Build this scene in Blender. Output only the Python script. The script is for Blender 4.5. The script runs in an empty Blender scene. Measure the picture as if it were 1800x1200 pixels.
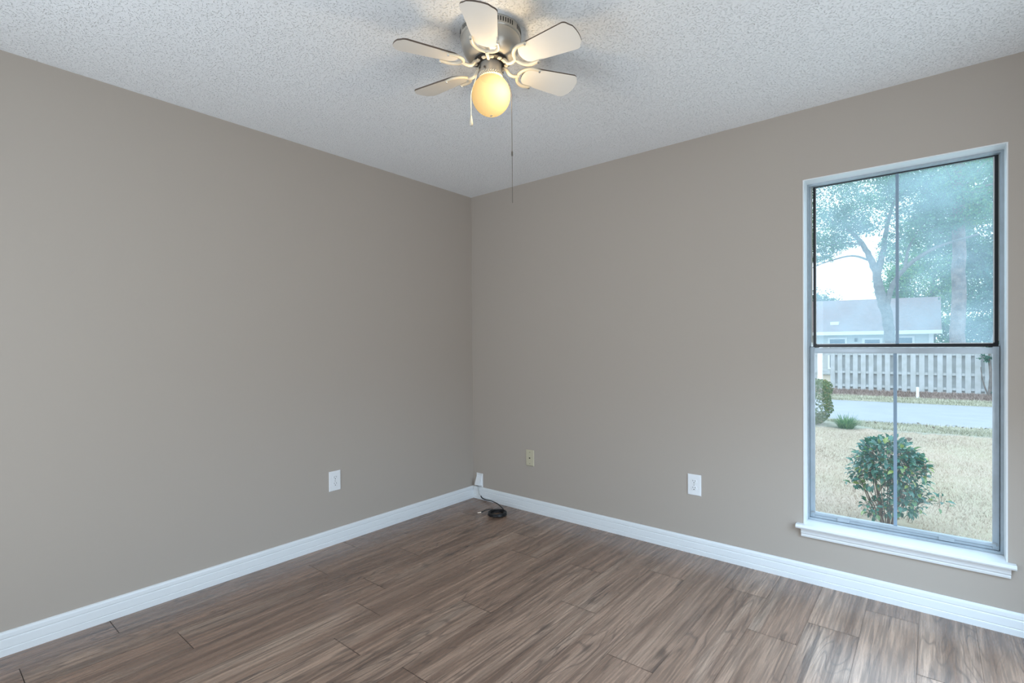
import bpy, bmesh, math, random
import numpy as np
from mathutils import Vector, Matrix

R = math.radians
PI = math.pi
SC = bpy.context.scene
COL = SC.collection
random.seed(7)
RNG = np.random.default_rng(11)

# ------------------------------------------------------------------ camera
cam_d = bpy.data.cameras.new('camera')
cam = bpy.data.objects.new('camera', cam_d)
COL.objects.link(cam)
cam_d.sensor_width = 36.0
cam_d.lens = 893.123 / 1800 * 36.0
cam_d.shift_y = 14.3615 / 1800
cam_d.clip_start = 0.02
cam_d.clip_end = 300
yaw, pitch, roll = 0.69, -0.0083, -0.0073
fw = Vector((-math.sin(yaw) * math.cos(pitch), math.cos(yaw) * math.cos(pitch), math.sin(pitch)))
rt = fw.cross(Vector((0, 0, 1))).normalized()
up = rt.cross(fw)
r2 = math.cos(roll) * rt + math.sin(roll) * up
u2 = -math.sin(roll) * rt + math.cos(roll) * up
m4 = Matrix((r2, u2, -fw)).transposed().to_4x4()
m4.translation = (2.8898, -2.9931, 1.2356)
cam.matrix_world = m4
SC.camera = cam

# ------------------------------------------------------------------ world, exposure, fill lights
SC.view_settings.view_transform = 'Standard'
SC.view_settings.look = 'None'
SC.view_settings.gamma = 1.0
SC.view_settings.use_curve_mapping = False
SC.view_settings.exposure = 0.0

W = bpy.data.worlds.new('overcast_sky')
SC.world = W
W.use_nodes = True
wn = W.node_tree
bg = wn.nodes['Background']
tc = wn.nodes.new('ShaderNodeTexCoord')
sep = wn.nodes.new('ShaderNodeSeparateXYZ')
ramp = wn.nodes.new('ShaderNodeValToRGB')
wn.links.new(tc.outputs['Generated'], sep.inputs[0])
wn.links.new(sep.outputs['Z'], ramp.inputs[0])
ramp.color_ramp.elements[0].position = 0.0
ramp.color_ramp.elements[0].color = (0.80, 0.91, 1.0, 1)
ramp.color_ramp.elements[1].position = 0.9
ramp.color_ramp.elements[1].color = (0.62, 0.82, 1.0, 1)
wn.links.new(ramp.outputs[0], bg.inputs[0])
bg.inputs[1].default_value = 3.0


def area(name, loc, rot, sx, sy, power, color):
    d = bpy.data.lights.new(name, 'AREA')
    d.shape = 'RECTANGLE'
    d.size, d.size_y = sx, sy
    d.energy = power
    d.color = color
    o = bpy.data.objects.new(name, d)
    o.location = loc
    o.rotation_euler = rot
    COL.objects.link(o)
    return o


RX = 3.50      # wall_side plane
BY = -3.75     # wall_back plane
H = 2.44
# added fill lights outside two assumed openings, beside the frame and behind the camera
area('side_fill_light', (RX + 0.16, -1.30, 1.10), (0, R(24), 0), 1.4, 1.45, 46, (0.50, 0.74, 1.0)).data.spread = R(130)
area('back_fill_light', (1.3, BY - 0.35, 1.15), (R(116), 0, 0), 1.3, 2.0, 33, (0.74, 0.87, 1.0))

# ------------------------------------------------------------------ helpers
class MB:
    """collects shapes, then links them as one mesh object"""
    def __init__(s):
        s.v = []; s.f = []; s.m = []; s.n = 0

    def add(s, verts, faces, mat=0):
        s.v.extend([tuple(p) for p in verts])
        for f in faces:
            s.f.append(tuple(i + s.n for i in f)); s.m.append(mat)
        s.n += len(verts)

    def box(s, lo, hi, mat=0, bev=0.0, seg=2):
        bm = bmesh.new()
        bmesh.ops.create_cube(bm, size=1)
        for v in bm.verts:
            v.co = Vector([lo[i] + (v.co[i] + .5) * (hi[i] - lo[i]) for i in range(3)])
        if bev > 0:
            bmesh.ops.bevel(bm, geom=bm.edges[:], offset=bev, segments=seg, affect='EDGES', profile=.5)
        s.bm(bm, mat)

    def bm(s, bm, mat=0, M=None):
        bm.verts.ensure_lookup_table(); bm.verts.index_update()
        s.add([(M @ v.co) if M else v.co.copy() for v in bm.verts], [[v.index for v in f.verts] for f in bm.faces], mat)
        bm.free()

    def lathe(s, prof, c=(0, 0, 0), seg=32, mat=0, M=None, cap=True):
        vs = []; fs = []
        for (r, z) in prof:
            for k in range(seg):
                a = 2 * PI * k / seg
                p = Vector((r * math.cos(a), r * math.sin(a), z))
                vs.append((M @ p if M else p) + Vector(c))
        for i in range(len(prof) - 1):
            for k in range(seg):
                a, b = i * seg + k, i * seg + (k + 1) % seg
                fs.append((a, b, b + seg, a + seg))
        if cap and prof[0][0] > 1e-5: fs.append(tuple(reversed(range(seg))))
        if cap and prof[-1][0] > 1e-5: fs.append(tuple(range((len(prof) - 1) * seg, len(prof) * seg)))
        s.add(vs, fs, mat)

    def tube(s, pts, rad, seg=8, mat=0, cap=True, flat=1.0):
        pts = [Vector(p) for p in pts]
        n = len(pts)
        rads = rad if isinstance(rad, (list, tuple)) else [rad] * n
        vs = []; fs = []
        t0 = (pts[1] - pts[0]).normalized()
        ref = Vector((0, 0, 1)) if abs(t0.z) < .9 else Vector((1, 0, 0))
        nrm = (ref - t0 * ref.dot(t0)).normalized()
        for i, p in enumerate(pts):
            t = (pts[min(i + 1, n - 1)] - pts[max(i - 1, 0)]).normalized()
            nrm = (nrm - t * nrm.dot(t)).normalized()
            b = t.cross(nrm)
            for k in range(seg):
                a = 2 * PI * k / seg
                vs.append(p + (nrm * math.cos(a) * flat + b * math.sin(a)) * rads[i])
        for i in range(n - 1):
            for k in range(seg):
                a, b2 = i * seg + k, i * seg + (k + 1) % seg
                fs.append((a, b2, b2 + seg, a + seg))
        if cap:
            fs.append(tuple(reversed(range(seg)))); fs.append(tuple(range((n - 1) * seg, n * seg)))
        s.add(vs, fs, mat)

    def prism(s, prof, a, b, ax, mat=0, caps=True):
        """closed profile of two coordinates swept along axis ax (0=x, 1=y, 2=z) from a to b"""
        n = len(prof)
        def P(q, t):
            if ax == 0: return (t, q[0], q[1])
            if ax == 1: return (q[0], t, q[1])
            return (q[0], q[1], t)
        vs = [P(q, a) for q in prof] + [P(q, b) for q in prof]
        fs = [(i, (i + 1) % n, (i + 1) % n + n, i + n) for i in range(n)]
        if caps:
            fs += [tuple(reversed(range(n))), tuple(range(n, 2 * n))]
        s.add(vs, fs, mat)

    def ball(s, c, r, seg=12, rings=8, mat=0, sc=(1, 1, 1), M=None):
        prof = [(r * math.sin(PI * i / rings), -r * math.cos(PI * i / rings)) for i in range(rings + 1)]
        prof[0] = (0, -r); prof[-1] = (0, r)
        vs = []; fs = []
        for (q, z) in prof:
            for k in range(seg):
                a = 2 * PI * k / seg
                p = Vector((q * math.cos(a) * sc[0], q * math.sin(a) * sc[1], z * sc[2]))
                vs.append((M @ p if M else p) + Vector(c))
        for i in range(rings):
            for k in range(seg):
                a, b = i * seg + k, i * seg + (k + 1) % seg
                fs.append((a, b, b + seg, a + seg))
        s.add(vs, fs, mat)

    def build(s, name, mats, parent=None, smooth=None, origin=None, rnd=None):
        me = bpy.data.meshes.new(name)
        o = bpy.data.objects.new(name, me)
        COL.objects.link(o)
        off = Vector((0, 0, 0))
        if parent is not None:
            off = world_loc(parent)
            o.parent = parent
        if origin is not None:
            o.location = Vector(origin) - off
            off = Vector(origin)
        v = np.array(s.v, dtype=float).reshape(-1, 3) - np.array(off)
        me.from_pydata(v.tolist(), [], s.f)
        if not isinstance(mats, (list, tuple)): mats = [mats]
        for m in mats: me.materials.append(m)
        me.polygons.foreach_set('material_index', s.m)
        bm = bmesh.new(); bm.from_mesh(me)
        bmesh.ops.remove_doubles(bm, verts=bm.verts, dist=1e-6)
        bmesh.ops.recalc_face_normals(bm, faces=bm.faces)
        bm.to_mesh(me); bm.free()
        if smooth is not None:
            me.polygons.foreach_set('use_smooth', [True] * len(me.polygons))
            me.set_sharp_from_angle(angle=R(smooth))
        me.update()
        return o


def world_loc(o):
    l = Vector(o.location)
    while o.parent is not None:
        o = o.parent; l = l + Vector(o.location)
    return l


def leafmesh(name, verts, faces, rnd, mat, parent):
    """many leaves as one foliage mesh; rnd is a number per face used for colour variety"""
    me = bpy.data.meshes.new(name)
    o = bpy.data.objects.new(name, me)
    COL.objects.link(o)
    v = np.asarray(verts, float)
    if parent is not None:
        o.parent = parent
        v = v - np.array(world_loc(parent))
    faces = np.asarray(faces, int)
    k = faces.shape[1]
    me.vertices.add(len(v)); me.vertices.foreach_set('co', v.ravel())
    me.loops.add(faces.size); me.loops.foreach_set('vertex_index', faces.ravel())
    me.polygons.add(len(faces)); me.polygons.foreach_set('loop_start', np.arange(len(faces)) * k)
    me.update(calc_edges=True)
    at = me.attributes.new('rnd', 'FLOAT', 'FACE'); at.data.foreach_set('value', np.asarray(rnd, float))
    me.materials.append(mat)
    return o


def tag(o, label=None, cat=None, group=None, kind=None):
    if label: o['label'] = label
    if cat: o['category'] = cat
    if group: o['group'] = group
    if kind: o['kind'] = kind
    return o


def empty(name, loc, rz=0.0):
    o = bpy.data.objects.new(name, None)
    o.empty_display_size = .05
    o.location = loc; o.rotation_euler = (0, 0, rz)
    COL.objects.link(o)
    return o


def dup(root, loc, rz):
    r = root.copy(); COL.objects.link(r); r.location = loc; r.rotation_euler = (0, 0, rz)
    for ch in list(root.children):
        c = ch.copy(); COL.objects.link(c); c.parent = r
        for g in ch.children:
            d = g.copy(); COL.objects.link(d); d.parent = c
    return r


# ------------------------------------------------------------------ materials
def mat(name, color=(.8, .8, .8), rough=.5, metal=0.0, bump=None, spec=.5, vary=None):
    """bump = (noise scale, strength, distance); vary = (noise scale, other colour, amount)"""
    m = bpy.data.materials.new(name); m.use_nodes = True
    nt = m.node_tree; b = nt.nodes['Principled BSDF']
    b.inputs['Base Color'].default_value = (*color, 1)
    b.inputs['Roughness'].default_value = rough
    b.inputs['Metallic'].default_value = metal
    b.inputs['Specular IOR Level'].default_value = spec
    tcn = nt.nodes.new('ShaderNodeTexCoord')
    if vary:
        n = nt.nodes.new('ShaderNodeTexNoise'); n.inputs['Scale'].default_value = vary[0]; n.inputs['Detail'].default_value = 5
        nt.links.new(tcn.outputs['Object'], n.inputs['Vector'])
        rp = nt.nodes.new('ShaderNodeMapRange'); rp.inputs[1].default_value = .35; rp.inputs[2].default_value = .65
        rp.inputs[4].default_value = vary[2]
        nt.links.new(n.outputs['Fac'], rp.inputs[0])
        mx = nt.nodes.new('ShaderNodeMix'); mx.data_type = 'RGBA'
        mx.inputs['A'].default_value = (*color, 1); mx.inputs['B'].default_value = (*vary[1], 1)
        nt.links.new(rp.outputs[0], mx.inputs['Factor']); nt.links.new(mx.outputs['Result'], b.inputs['Base Color'])
    if bump:
        n = nt.nodes.new('ShaderNodeTexNoise'); n.inputs['Scale'].default_value = bump[0]; n.inputs['Detail'].default_value = 3
        nt.links.new(tcn.outputs['Object'], n.inputs['Vector'])
        bp = nt.nodes.new('ShaderNodeBump'); bp.inputs['Strength'].default_value = bump[1]; bp.inputs['Distance'].default_value = bump[2]
        nt.links.new(n.outputs['Fac'], bp.inputs['Height']); nt.links.new(bp.outputs[0], b.inputs['Normal'])
    return m


def leafmat(name, c1, c2, c3, trans=.35, rough=.6, spec=.3):
    m = bpy.data.materials.new(name); m.use_nodes = True
    nt = m.node_tree; b = nt.nodes['Principled BSDF']; out = nt.nodes['Material Output']
    a = nt.nodes.new('ShaderNodeAttribute'); a.attribute_name = 'rnd'
    r = nt.nodes.new('ShaderNodeValToRGB')
    r.color_ramp.elements[0].color = (*c1, 1); r.color_ramp.elements[1].color = (*c3, 1)
    e = r.color_ramp.elements.new(.55); e.color = (*c2, 1)
    nt.links.new(a.outputs['Fac'], r.inputs[0]); nt.links.new(r.outputs[0], b.inputs['Base Color'])
    b.inputs['Roughness'].default_value = rough; b.inputs['Specular IOR Level'].default_value = spec
    t = nt.nodes.new('ShaderNodeBsdfTranslucent'); nt.links.new(r.outputs[0], t.inputs[0])
    x = nt.nodes.new('ShaderNodeMixShader'); x.inputs[0].default_value = trans
    nt.links.new(b.outputs[0], x.inputs[1]); nt.links.new(t.outputs[0], x.inputs[2]); nt.links.new(x.outputs[0], out.inputs[0])
    return m


def glassmat(name, tint, haze, hazecol, gloss=.05, vary=0.0):
    """thin pane: clear transmission, a weak reflection and a film of dust that scatters daylight"""
    m = bpy.data.materials.new(name); m.use_nodes = True
    nt = m.node_tree; out = nt.nodes['Material Output']; nt.nodes.remove(nt.nodes['Principled BSDF'])
    t = nt.nodes.new('ShaderNodeBsdfTransparent'); t.inputs[0].default_value = (*tint, 1)
    g = nt.nodes.new('ShaderNodeBsdfGlossy'); g.inputs['Roughness'].default_value = .02
    x = nt.nodes.new('ShaderNodeMixShader'); x.inputs[0].default_value = gloss
    nt.links.new(t.outputs[0], x.inputs[1]); nt.links.new(g.outputs[0], x.inputs[2])
    d = nt.nodes.new('ShaderNodeBsdfTranslucent'); d.inputs[0].default_value = (*hazecol, 1)
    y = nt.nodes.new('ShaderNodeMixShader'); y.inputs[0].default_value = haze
    if vary:
        tcn = nt.nodes.new('ShaderNodeTexCoord'); n = nt.nodes.new('ShaderNodeTexNoise')
        n.inputs['Scale'].default_value = 5; n.inputs['Detail'].default_value = 6
        nt.links.new(tcn.outputs['Object'], n.inputs['Vector'])
        mr = nt.nodes.new('ShaderNodeMapRange'); mr.inputs[1].default_value = .3; mr.inputs[2].default_value = .7
        mr.inputs[3].default_value = haze - vary; mr.inputs[4].default_value = haze + vary
        nt.links.new(n.outputs['Fac'], mr.inputs[0]); nt.links.new(mr.outputs[0], y.inputs[0])
    nt.links.new(x.outputs[0], y.inputs[1]); nt.links.new(d.outputs[0], y.inputs[2]); nt.links.new(y.outputs[0], out.inputs[0])
    return m


def ceilmat():
    m = mat('popcorn_ceiling', (.88, .88, .88), .95, spec=.1)
    nt = m.node_tree; b = nt.nodes['Principled BSDF']
    tcn = nt.nodes.new('ShaderNodeTexCoord')
    n = nt.nodes.new('ShaderNodeTexNoise'); n.inputs['Scale'].default_value = 130; n.inputs['Detail'].default_value = 2.5
    n2 = nt.nodes.new('ShaderNodeTexNoise'); n2.inputs['Scale'].default_value = 330; n2.inputs['Detail'].default_value = 2
    for q in (n, n2): nt.links.new(tcn.outputs['Object'], q.inputs['Vector'])
    mr = nt.nodes.new('ShaderNodeMapRange'); mr.inputs[1].default_value = .30; mr.inputs[2].default_value = .45
    nt.links.new(n.outputs['Fac'], mr.inputs[0])
    ad = nt.nodes.new('ShaderNodeMath'); ad.operation = 'MULTIPLY_ADD'; ad.inputs[1].default_value = .35
    nt.links.new(n2.outputs['Fac'], ad.inputs[0]); nt.links.new(mr.outputs[0], ad.inputs[2])
    bp = nt.nodes.new('ShaderNodeBump'); bp.inputs['Strength'].default_value = .8; bp.inputs['Distance'].default_value = .0045
    nt.links.new(ad.outputs[0], bp.inputs['Height']); nt.links.new(bp.outputs[0], b.inputs['Normal'])
    return m


def floormat():
    m = mat('oak_plank', (.2, .15, .11), .3, spec=.85)
    nt = m.node_tree; b = nt.nodes['Principled BSDF']; L = nt.links.new; N = nt.nodes.new
    tcn = N('ShaderNodeTexCoord'); at = N('ShaderNodeAttribute'); at.attribute_name = 'rnd'
    sx = N('ShaderNodeSeparateXYZ'); L(tcn.outputs['Object'], sx.inputs[0])
    def math_(op, a, b_=None, c=None):
        n = N('ShaderNodeMath'); n.operation = op
        for i, q in enumerate((a, b_, c)):
            if q is None: continue
            if isinstance(q, (int, float)): n.inputs[i].default_value = q
            else: L(q, n.inputs[i])
        return n.outputs[0]
    zoff = math_('MULTIPLY', at.outputs['Fac'], 53.0)
    yoff = math_('MULTIPLY_ADD', at.outputs['Fac'], 91.7, sx.outputs['Y'])
    def vec(kx, ky):
        c = N('ShaderNodeCombineXYZ')
        L(math_('MULTIPLY', sx.outputs['X'], kx), c.inputs[0]); L(math_('MULTIPLY', yoff, ky), c.inputs[1]); L(zoff, c.inputs[2])
        return c.outputs[0]
    def noise(v, sc=1.0, det=4, dist=0.0, rough=.55):
        n = N('ShaderNodeTexNoise'); L(v, n.inputs['Vector']); n.inputs['Scale'].default_value = sc
        n.inputs['Detail'].default_value = det; n.inputs['Distortion'].default_value = dist; n.inputs['Roughness'].default_value = rough
        return n.outputs['Fac']
    def rng(f, a, b_, c=0.0, d=1.0):
        n = N('ShaderNodeMapRange'); L(f, n.inputs[0])
        for i, q in enumerate((a, b_, c, d)): n.inputs[i + 1].default_value = q
        return n.outputs[0]
    def mix(f, a, b_, blend='MIX'):
        n = N('ShaderNodeMix'); n.data_type = 'RGBA'; n.blend_type = blend
        if isinstance(f, (int, float)): n.inputs['Factor'].default_value = f
        else: L(f, n.inputs['Factor'])
        for k, q in (('A', a), ('B', b_)):
            if isinstance(q, tuple): n.inputs[k].default_value = (*q, 1)
            else: L(q, n.inputs[k])
        return n.outputs['Result']
    fine = noise(vec(150, 4.5), 1, 3)
    streak = noise(vec(13, .6), 1, 6, .5)
    blot = noise(vec(5.5, .9), 1, 4, .5)
    ring = noise(vec(6.5, .9), 1, 2, .25)
    lines = math_('PINGPONG', math_('MULTIPLY', ring, 16.0), .5)
    line = math_('MULTIPLY', rng(lines, .0, .16, 1, 0), rng(noise(vec(3.5, .8), 1, 2), .44, .58))
    crack = math_('MULTIPLY', rng(noise(vec(42, 1.3), 1, 4, .8), .61, .67), rng(blot, .38, .55))
    vo = N('ShaderNodeTexVoronoi'); L(vec(5.2, 2.1), vo.inputs['Vector']); vo.inputs['Scale'].default_value = 1.0
    knot = math_('MULTIPLY', rng(vo.outputs['Distance'], .05, .16, 1, 0), rng(noise(vec(60, 14), 1, 3), .35, .6))
    base = mix(rng(at.outputs['Fac'], 0, 1), (.345, .212, .148), (.430, .285, .205))
    c = mix(rng(streak, .33, .60), (.190, .112, .076), base)
    c = mix(rng(blot, .56, .82), c, (.50, .36, .27))
    c = mix(math_('MULTIPLY', rng(fine, .42, .62), .5), c, (.095, .066, .050))
    grain = rng(noise(vec(48, 1.5), 1, 5, .4), .50, .64)
    c = mix(math_('MULTIPLY', grain, .5), c, (.110, .066, .048))
    c = mix(math_('MULTIPLY', line, .6), c, (.072, .050, .040))
    c = mix(math_('MULTIPLY', crack, .7), c, (.060, .042, .036))
    c = mix(math_('MULTIPLY', knot, .75), c, (.055, .038, .030))
    L(c, b.inputs['Base Color'])
    L(rng(fine, .3, .7, .22, .34), b.inputs['Roughness'])
    bp = N('ShaderNodeBump'); bp.inputs['Strength'].default_value = .25; bp.inputs['Distance'].default_value = .0012
    L(math_('SUBTRACT', fine, math_('MULTIPLY', line, .5)), bp.inputs['Height']); L(bp.outputs[0], b.inputs['Normal'])
    return m


M = dict(
    wall=mat('taupe_wall_paint', (.435, .381, .330), .6, bump=(220, .12, .001), spec=.35),
    ceil=ceilmat(),
    floor=floormat(),
    gap=mat('plank_gap', (.03, .022, .018), .9),
    trim=mat('white_trim_paint', (.76, .78, .79), .35, bump=(60, .04, .001)),
    plate=mat('white_plastic', (.82, .83, .84), .3),
    ivory=mat('ivory_plastic', (.56, .51, .37), .4),
    slot=mat('dark_slot', (.012, .012, .012), .6),
    screw=mat('screw_metal', (.5, .5, .5), .35, .9),
    alu=mat('weathered_aluminium', (.44, .50, .55), .42, .4, vary=(18, (.36, .41, .44), .5)),
    muntin=mat('bluish_muntin', (.24, .33, .42), .5),
    black=mat('black_sash_frame', (.010, .011, .014), .35),
    beige=mat('window_frame_beige', (.42, .42, .38), .6),  # even grey-beige of the balance channels
    fan=mat('cream_fan_metal', (.50, .47, .42), .28, .35),
    iron=mat('cream_blade_iron', (.66, .59, .47), .32),
    blade=mat('white_fan_blade', (.82, .78, .72), .38, vary=(3, (.76, .71, .64), .6)),
    bladeedge=mat('brown_blade_edge', (.10, .07, .05), .5),
    glaremask=mat('black_glare_mask', (.0035, .003, .0025), .9, spec=.02),
    dark=mat('dark_motor', (.03, .026, .022), .5, .3),
    brass=mat('aged_beaded_chain', (.16, .14, .12), .35, .8),
    cord=mat('white_cord', (.75, .73, .66), .6),
    cable=mat('black_cable', (.012, .012, .013), .38),
    copper=mat('connector_metal', (.75, .62, .5), .3, .8),
    lead=mat('grey_white_lead', (.55, .55, .54), .5),
    grass=mat('dormant_lawn', (.50, .405, .315), .95, spec=.1, vary=(1.1, (.36, .36, .22), .45), bump=(60, .6, .02)),
    verge=mat('green_verge', (.34, .35, .27), .95, spec=.1, vary=(3.0, (.43, .39, .32), .8), bump=(40, .5, .02)),
    street=mat('pale_asphalt', (.33, .345, .37), .8, vary=(2.0, (.29, .305, .33), .6), bump=(150, .3, .004)),
    mulch=mat('pine_straw', (.25, .175, .145), .95, spec=.1, vary=(14, (.40, .32, .27), .9), bump=(50, .8, .03)),
    fence=mat('weathered_fence_wood', (.50, .53, .54), .85, vary=(4.0, (.40, .42, .41), .8), bump=(40, .3, .004)),
    whitepaint=mat('white_paint', (.82, .83, .84), .6),
    siding=mat('pale_house_siding', (.56, .60, .60), .8),
    roof=mat('brown_shingle_roof', (.34, .235, .22), .9, vary=(6, (.25, .18, .17), .8), bump=(20, .5, .03)),
    winglass=mat('house_window_glass', (.10, .16, .22), .15),
    bark=mat('grey_bark', (.22, .19, .17), .95, vary=(8, (.13, .11, .10), .9), bump=(18, .9, .04)),
    pinebark=mat('pine_bark', (.30, .21, .18), .95, vary=(4, (.13, .09, .08), 1.0), bump=(12, .9, .05)),
    stem=mat('shrub_stem', (.24, .17, .13), .8),
    redmark=mat('red_flag', (.6, .08, .06), .6),
    deadleaf=mat('dead_leaf', (.10, .065, .04), .8),
    bulb=None,
)
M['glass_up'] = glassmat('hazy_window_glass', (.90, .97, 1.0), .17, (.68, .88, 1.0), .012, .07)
M['glass_low'] = glassmat('clear_window_glass', (.97, .99, 1.0), .025, (.85, .95, 1.0), .012, .015)
M['leaf_shrub'] = leafmat('shrub_leaves', (.030, .125, .105), (.065, .235, .165), (.28, .38, .08), .22, .26, .8)
M['leaf_oak'] = leafmat('oak_leaves', (.060, .130, .085), (.110, .250, .140), (.22, .40, .15))
M['leaf_green'] = leafmat('bright_tree_leaves', (.060, .170, .095), (.140, .320, .110), (.36, .46, .12))
M['leaf_dark'] = leafmat('dark_tree_leaves', (.035, .110, .090), (.070, .200, .140), (.15, .32, .17))
M['leaf_far'] = leafmat('far_tree_leaves', (.09, .17, .14), (.13, .23, .18), (.20, .31, .20))
M['leaf_hedge'] = leafmat('hedge_leaves', (.06, .11, .04), (.13, .20, .07), (.30, .22, .08), .25)
M['leaf_clump'] = leafmat('strap_leaves', (.05, .16, .07), (.10, .26, .09), (.20, .36, .12), .3)
M['vergeblade'] = leafmat('verge_blades', (.17, .16, .10), (.46, .45, .32), (.70, .65, .52), .2, .9, .1)
M['needle'] = leafmat('pine_straw_needles', (.10, .065, .05), (.27, .19, .155), (.46, .37, .32), .1, .9, .1)
M['straw'] = leafmat('straw_blades', (.21, .16, .115), (.54, .44, .345), (.78, .69, .57), .2, .9, .1)


def globemat():
    m = bpy.data.materials.new('frosted_globe_glass'); m.use_nodes = True
    nt = m.node_tree; out = nt.nodes['Material Output']; nt.nodes.remove(nt.nodes['Principled BSDF'])
    t = nt.nodes.new('ShaderNodeBsdfTransparent'); t.inputs[0].default_value = (1, .95, .85, 1)
    d = nt.nodes.new('ShaderNodeBsdfTranslucent'); d.inputs[0].default_value = (.0235, .0195, .0122, 1)
    df = nt.nodes.new('ShaderNodeBsdfDiffuse'); df.inputs[0].default_value = (.08, .07, .05, 1)
    x0 = nt.nodes.new('ShaderNodeMixShader'); x0.inputs[0].default_value = .3
    nt.links.new(d.outputs[0], x0.inputs[1]); nt.links.new(df.outputs[0], x0.inputs[2])
    x = nt.nodes.new('ShaderNodeMixShader'); x.inputs[0].default_value = .12
    nt.links.new(x0.outputs[0], x.inputs[1]); nt.links.new(t.outputs[0], x.inputs[2])
    nt.links.new(x.outputs[0], out.inputs[0])
    return m


M['globe'] = globemat()

# ================================================================== the room
T = 0.15
# floor: one mesh of planks, each plank with its own grain offset
ROWX = [0.0] + [0.17 + .1912 * k for k in range(19)]
JOINT = [-1.205, -1.518, -1.043, -1.42, -1.592, -1.825, -1.257, -.58, -.96, -.384, -1.196, -.323, -.658, -.437, -.15, -.585, -1.02, -.3]
fv, ff, fr, fm = [], [], [], []
fv += [(-.0, BY, -.002), (RX, BY, -.002), (RX, 0, -.002), (0, 0, -.002)]; ff.append((0, 1, 2, 3)); fr.append(0); fm.append(1)
for i in range(len(ROWX) - 1):
    x0, x1 = ROWX[i] + .0005, min(ROWX[i + 1], RX) - .0005
    if x1 - x0 < .005: break
    j = JOINT[i % len(JOINT)]
    ys = sorted([y for y in (j + 1.186 * k for k in range(-5, 5)) if BY < y < 0] + [BY, 0.0])
    for a, b in zip(ys[:-1], ys[1:]):
        n = len(fv)
        fv += [(x0, a + .0013, 0), (x1, a + .0013, 0), (x1, b - .0013, 0), (x0, b - .0013, 0)]
        ff.append((n, n + 1, n + 2, n + 3)); fr.append(random.random()); fm.append(0)
me = bpy.data.meshes.new('floor'); me.from_pydata(fv, [], ff)
me.materials.append(M['floor']); me.materials.append(M['gap'])
me.polygons.foreach_set('material_index', fm)
me.attributes.new('rnd', 'FLOAT', 'FACE').data.foreach_set('value', fr)
o = bpy.data.objects.new('floor', me); COL.objects.link(o); tag(o, kind='structure')

b = MB(); b.box((-T, BY - T, H), (RX + T, T, H + .12)); tag(b.build('ceiling', M['ceil']), kind='structure')

# window opening in wall_right
OX0, OX1, OZ0, OZ1 = 2.378, 3.139, .300, 2.078
b = MB(); b.box((-T, BY - T, -.02), (0, T, H)); tag(b.build('wall_left', M['wall']), kind='structure')
b = MB()
b.box((0, 0, -.02), (OX0, T, H)); b.box((OX1, 0, -.02), (RX + T, T, H))
b.box((OX0, 0, -.02), (OX1, T, OZ0 - .022)); b.box((OX0, 0, OZ1), (OX1, T, H))
tag(b.build('wall_right', M['wall']), kind='structure')
# side wall with an assumed opening (outside the frame, lets in the added light)
b = MB()
b.box((RX, BY - T, -.02), (RX + T, -2.06, H)); b.box((RX, -.54, -.02), (RX + T, 0, H))
b.box((RX, -2.06, -.02), (RX + T, -.54, .02)); b.box((RX, -2.06, 2.08), (RX + T, -.54, H))
tag(b.build('wall_side', M['wall']), kind='structure')
b = MB()
b.box((0, BY - T, -.02), (.70, BY, H)); b.box((1.90, BY - T, -.02), (RX, BY, H)); b.box((.70, BY - T, 2.2), (1.90, BY, H))
tag(b.build('wall_back', M['wall']), kind='structure')

# baseboards: moulded profile (distance from the wall, height)
BP = [(0, 0), (.0150, 0), (.0150, .026), (.0128, .0285), (.0128, .030), (.0140, .0325), (.0125, .060), (.0120, .064), (.0100, .0665),
      (.0100, .069), (.0118, .0715), (.0105, .086), (.0085, .0915), (.0045, .0955), (0, .0960)]
b = MB(); b.prism([(x, z) for x, z in BP], BY, 0, 1); tag(b.build('baseboard_left', M['trim']), kind='structure')
b = MB(); b.prism([(-x, z) for x, z in BP], 0.0128, RX, 0); tag(b.build('baseboard_right', M['trim']), kind='structure')

# ------------------------------------------------------------------ window_1
win = empty('window_1', (OX0, 0, OZ0)); tag(win, kind='structure')
# jamb lining, painted white
b = MB()
b.box((OX0 - .001, -.002, OZ0), (OX0 + .004, .096, OZ1)); b.box((OX1 - .004, -.002, OZ0), (OX1 + .001, .096, OZ1))
b.box((OX0 + .004, -.002, OZ1 - .004), (OX1 - .004, .096, OZ1 + .001))
b.build('jamb_lining', M['trim'], win)
# stool and apron
b = MB()
SP = [(.096, OZ0 - .021), (-.030, OZ0 - .021), (-.036, OZ0 - .018), (-.039, OZ0 - .011), (-.036, OZ0 - .003), (-.031, OZ0), (.096, OZ0)]
b.prism(SP[:], OX0 + .001, OX1 - .001, 0)
SP2 = [(-.0005, OZ0 - .021)] + SP[1:6] + [(-.0005, OZ0)]
b.prism(SP2, OX0 - .032, OX0 + .002, 0); b.prism(SP2, OX1 - .002, OX1 + .026, 0)
b.build('sill', M['trim'], win, smooth=30)
b = MB()
AP = [(-.0005, OZ0 - .0215), (-.022, OZ0 - .0215), (-.022, OZ0 - .027), (-.019, OZ0 - .033), (-.0185, OZ0 - .044), (-.014, OZ0 - .049), (-.0135, OZ0 - .052), (-.0145, OZ0 - .055), (-.012, OZ0 - .064), (-.0005, OZ0 - .066)]
b.prism(AP, OX0 - .010, OX1 + .010, 0)
b.build('apron', M['trim'], win, smooth=30)
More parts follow.
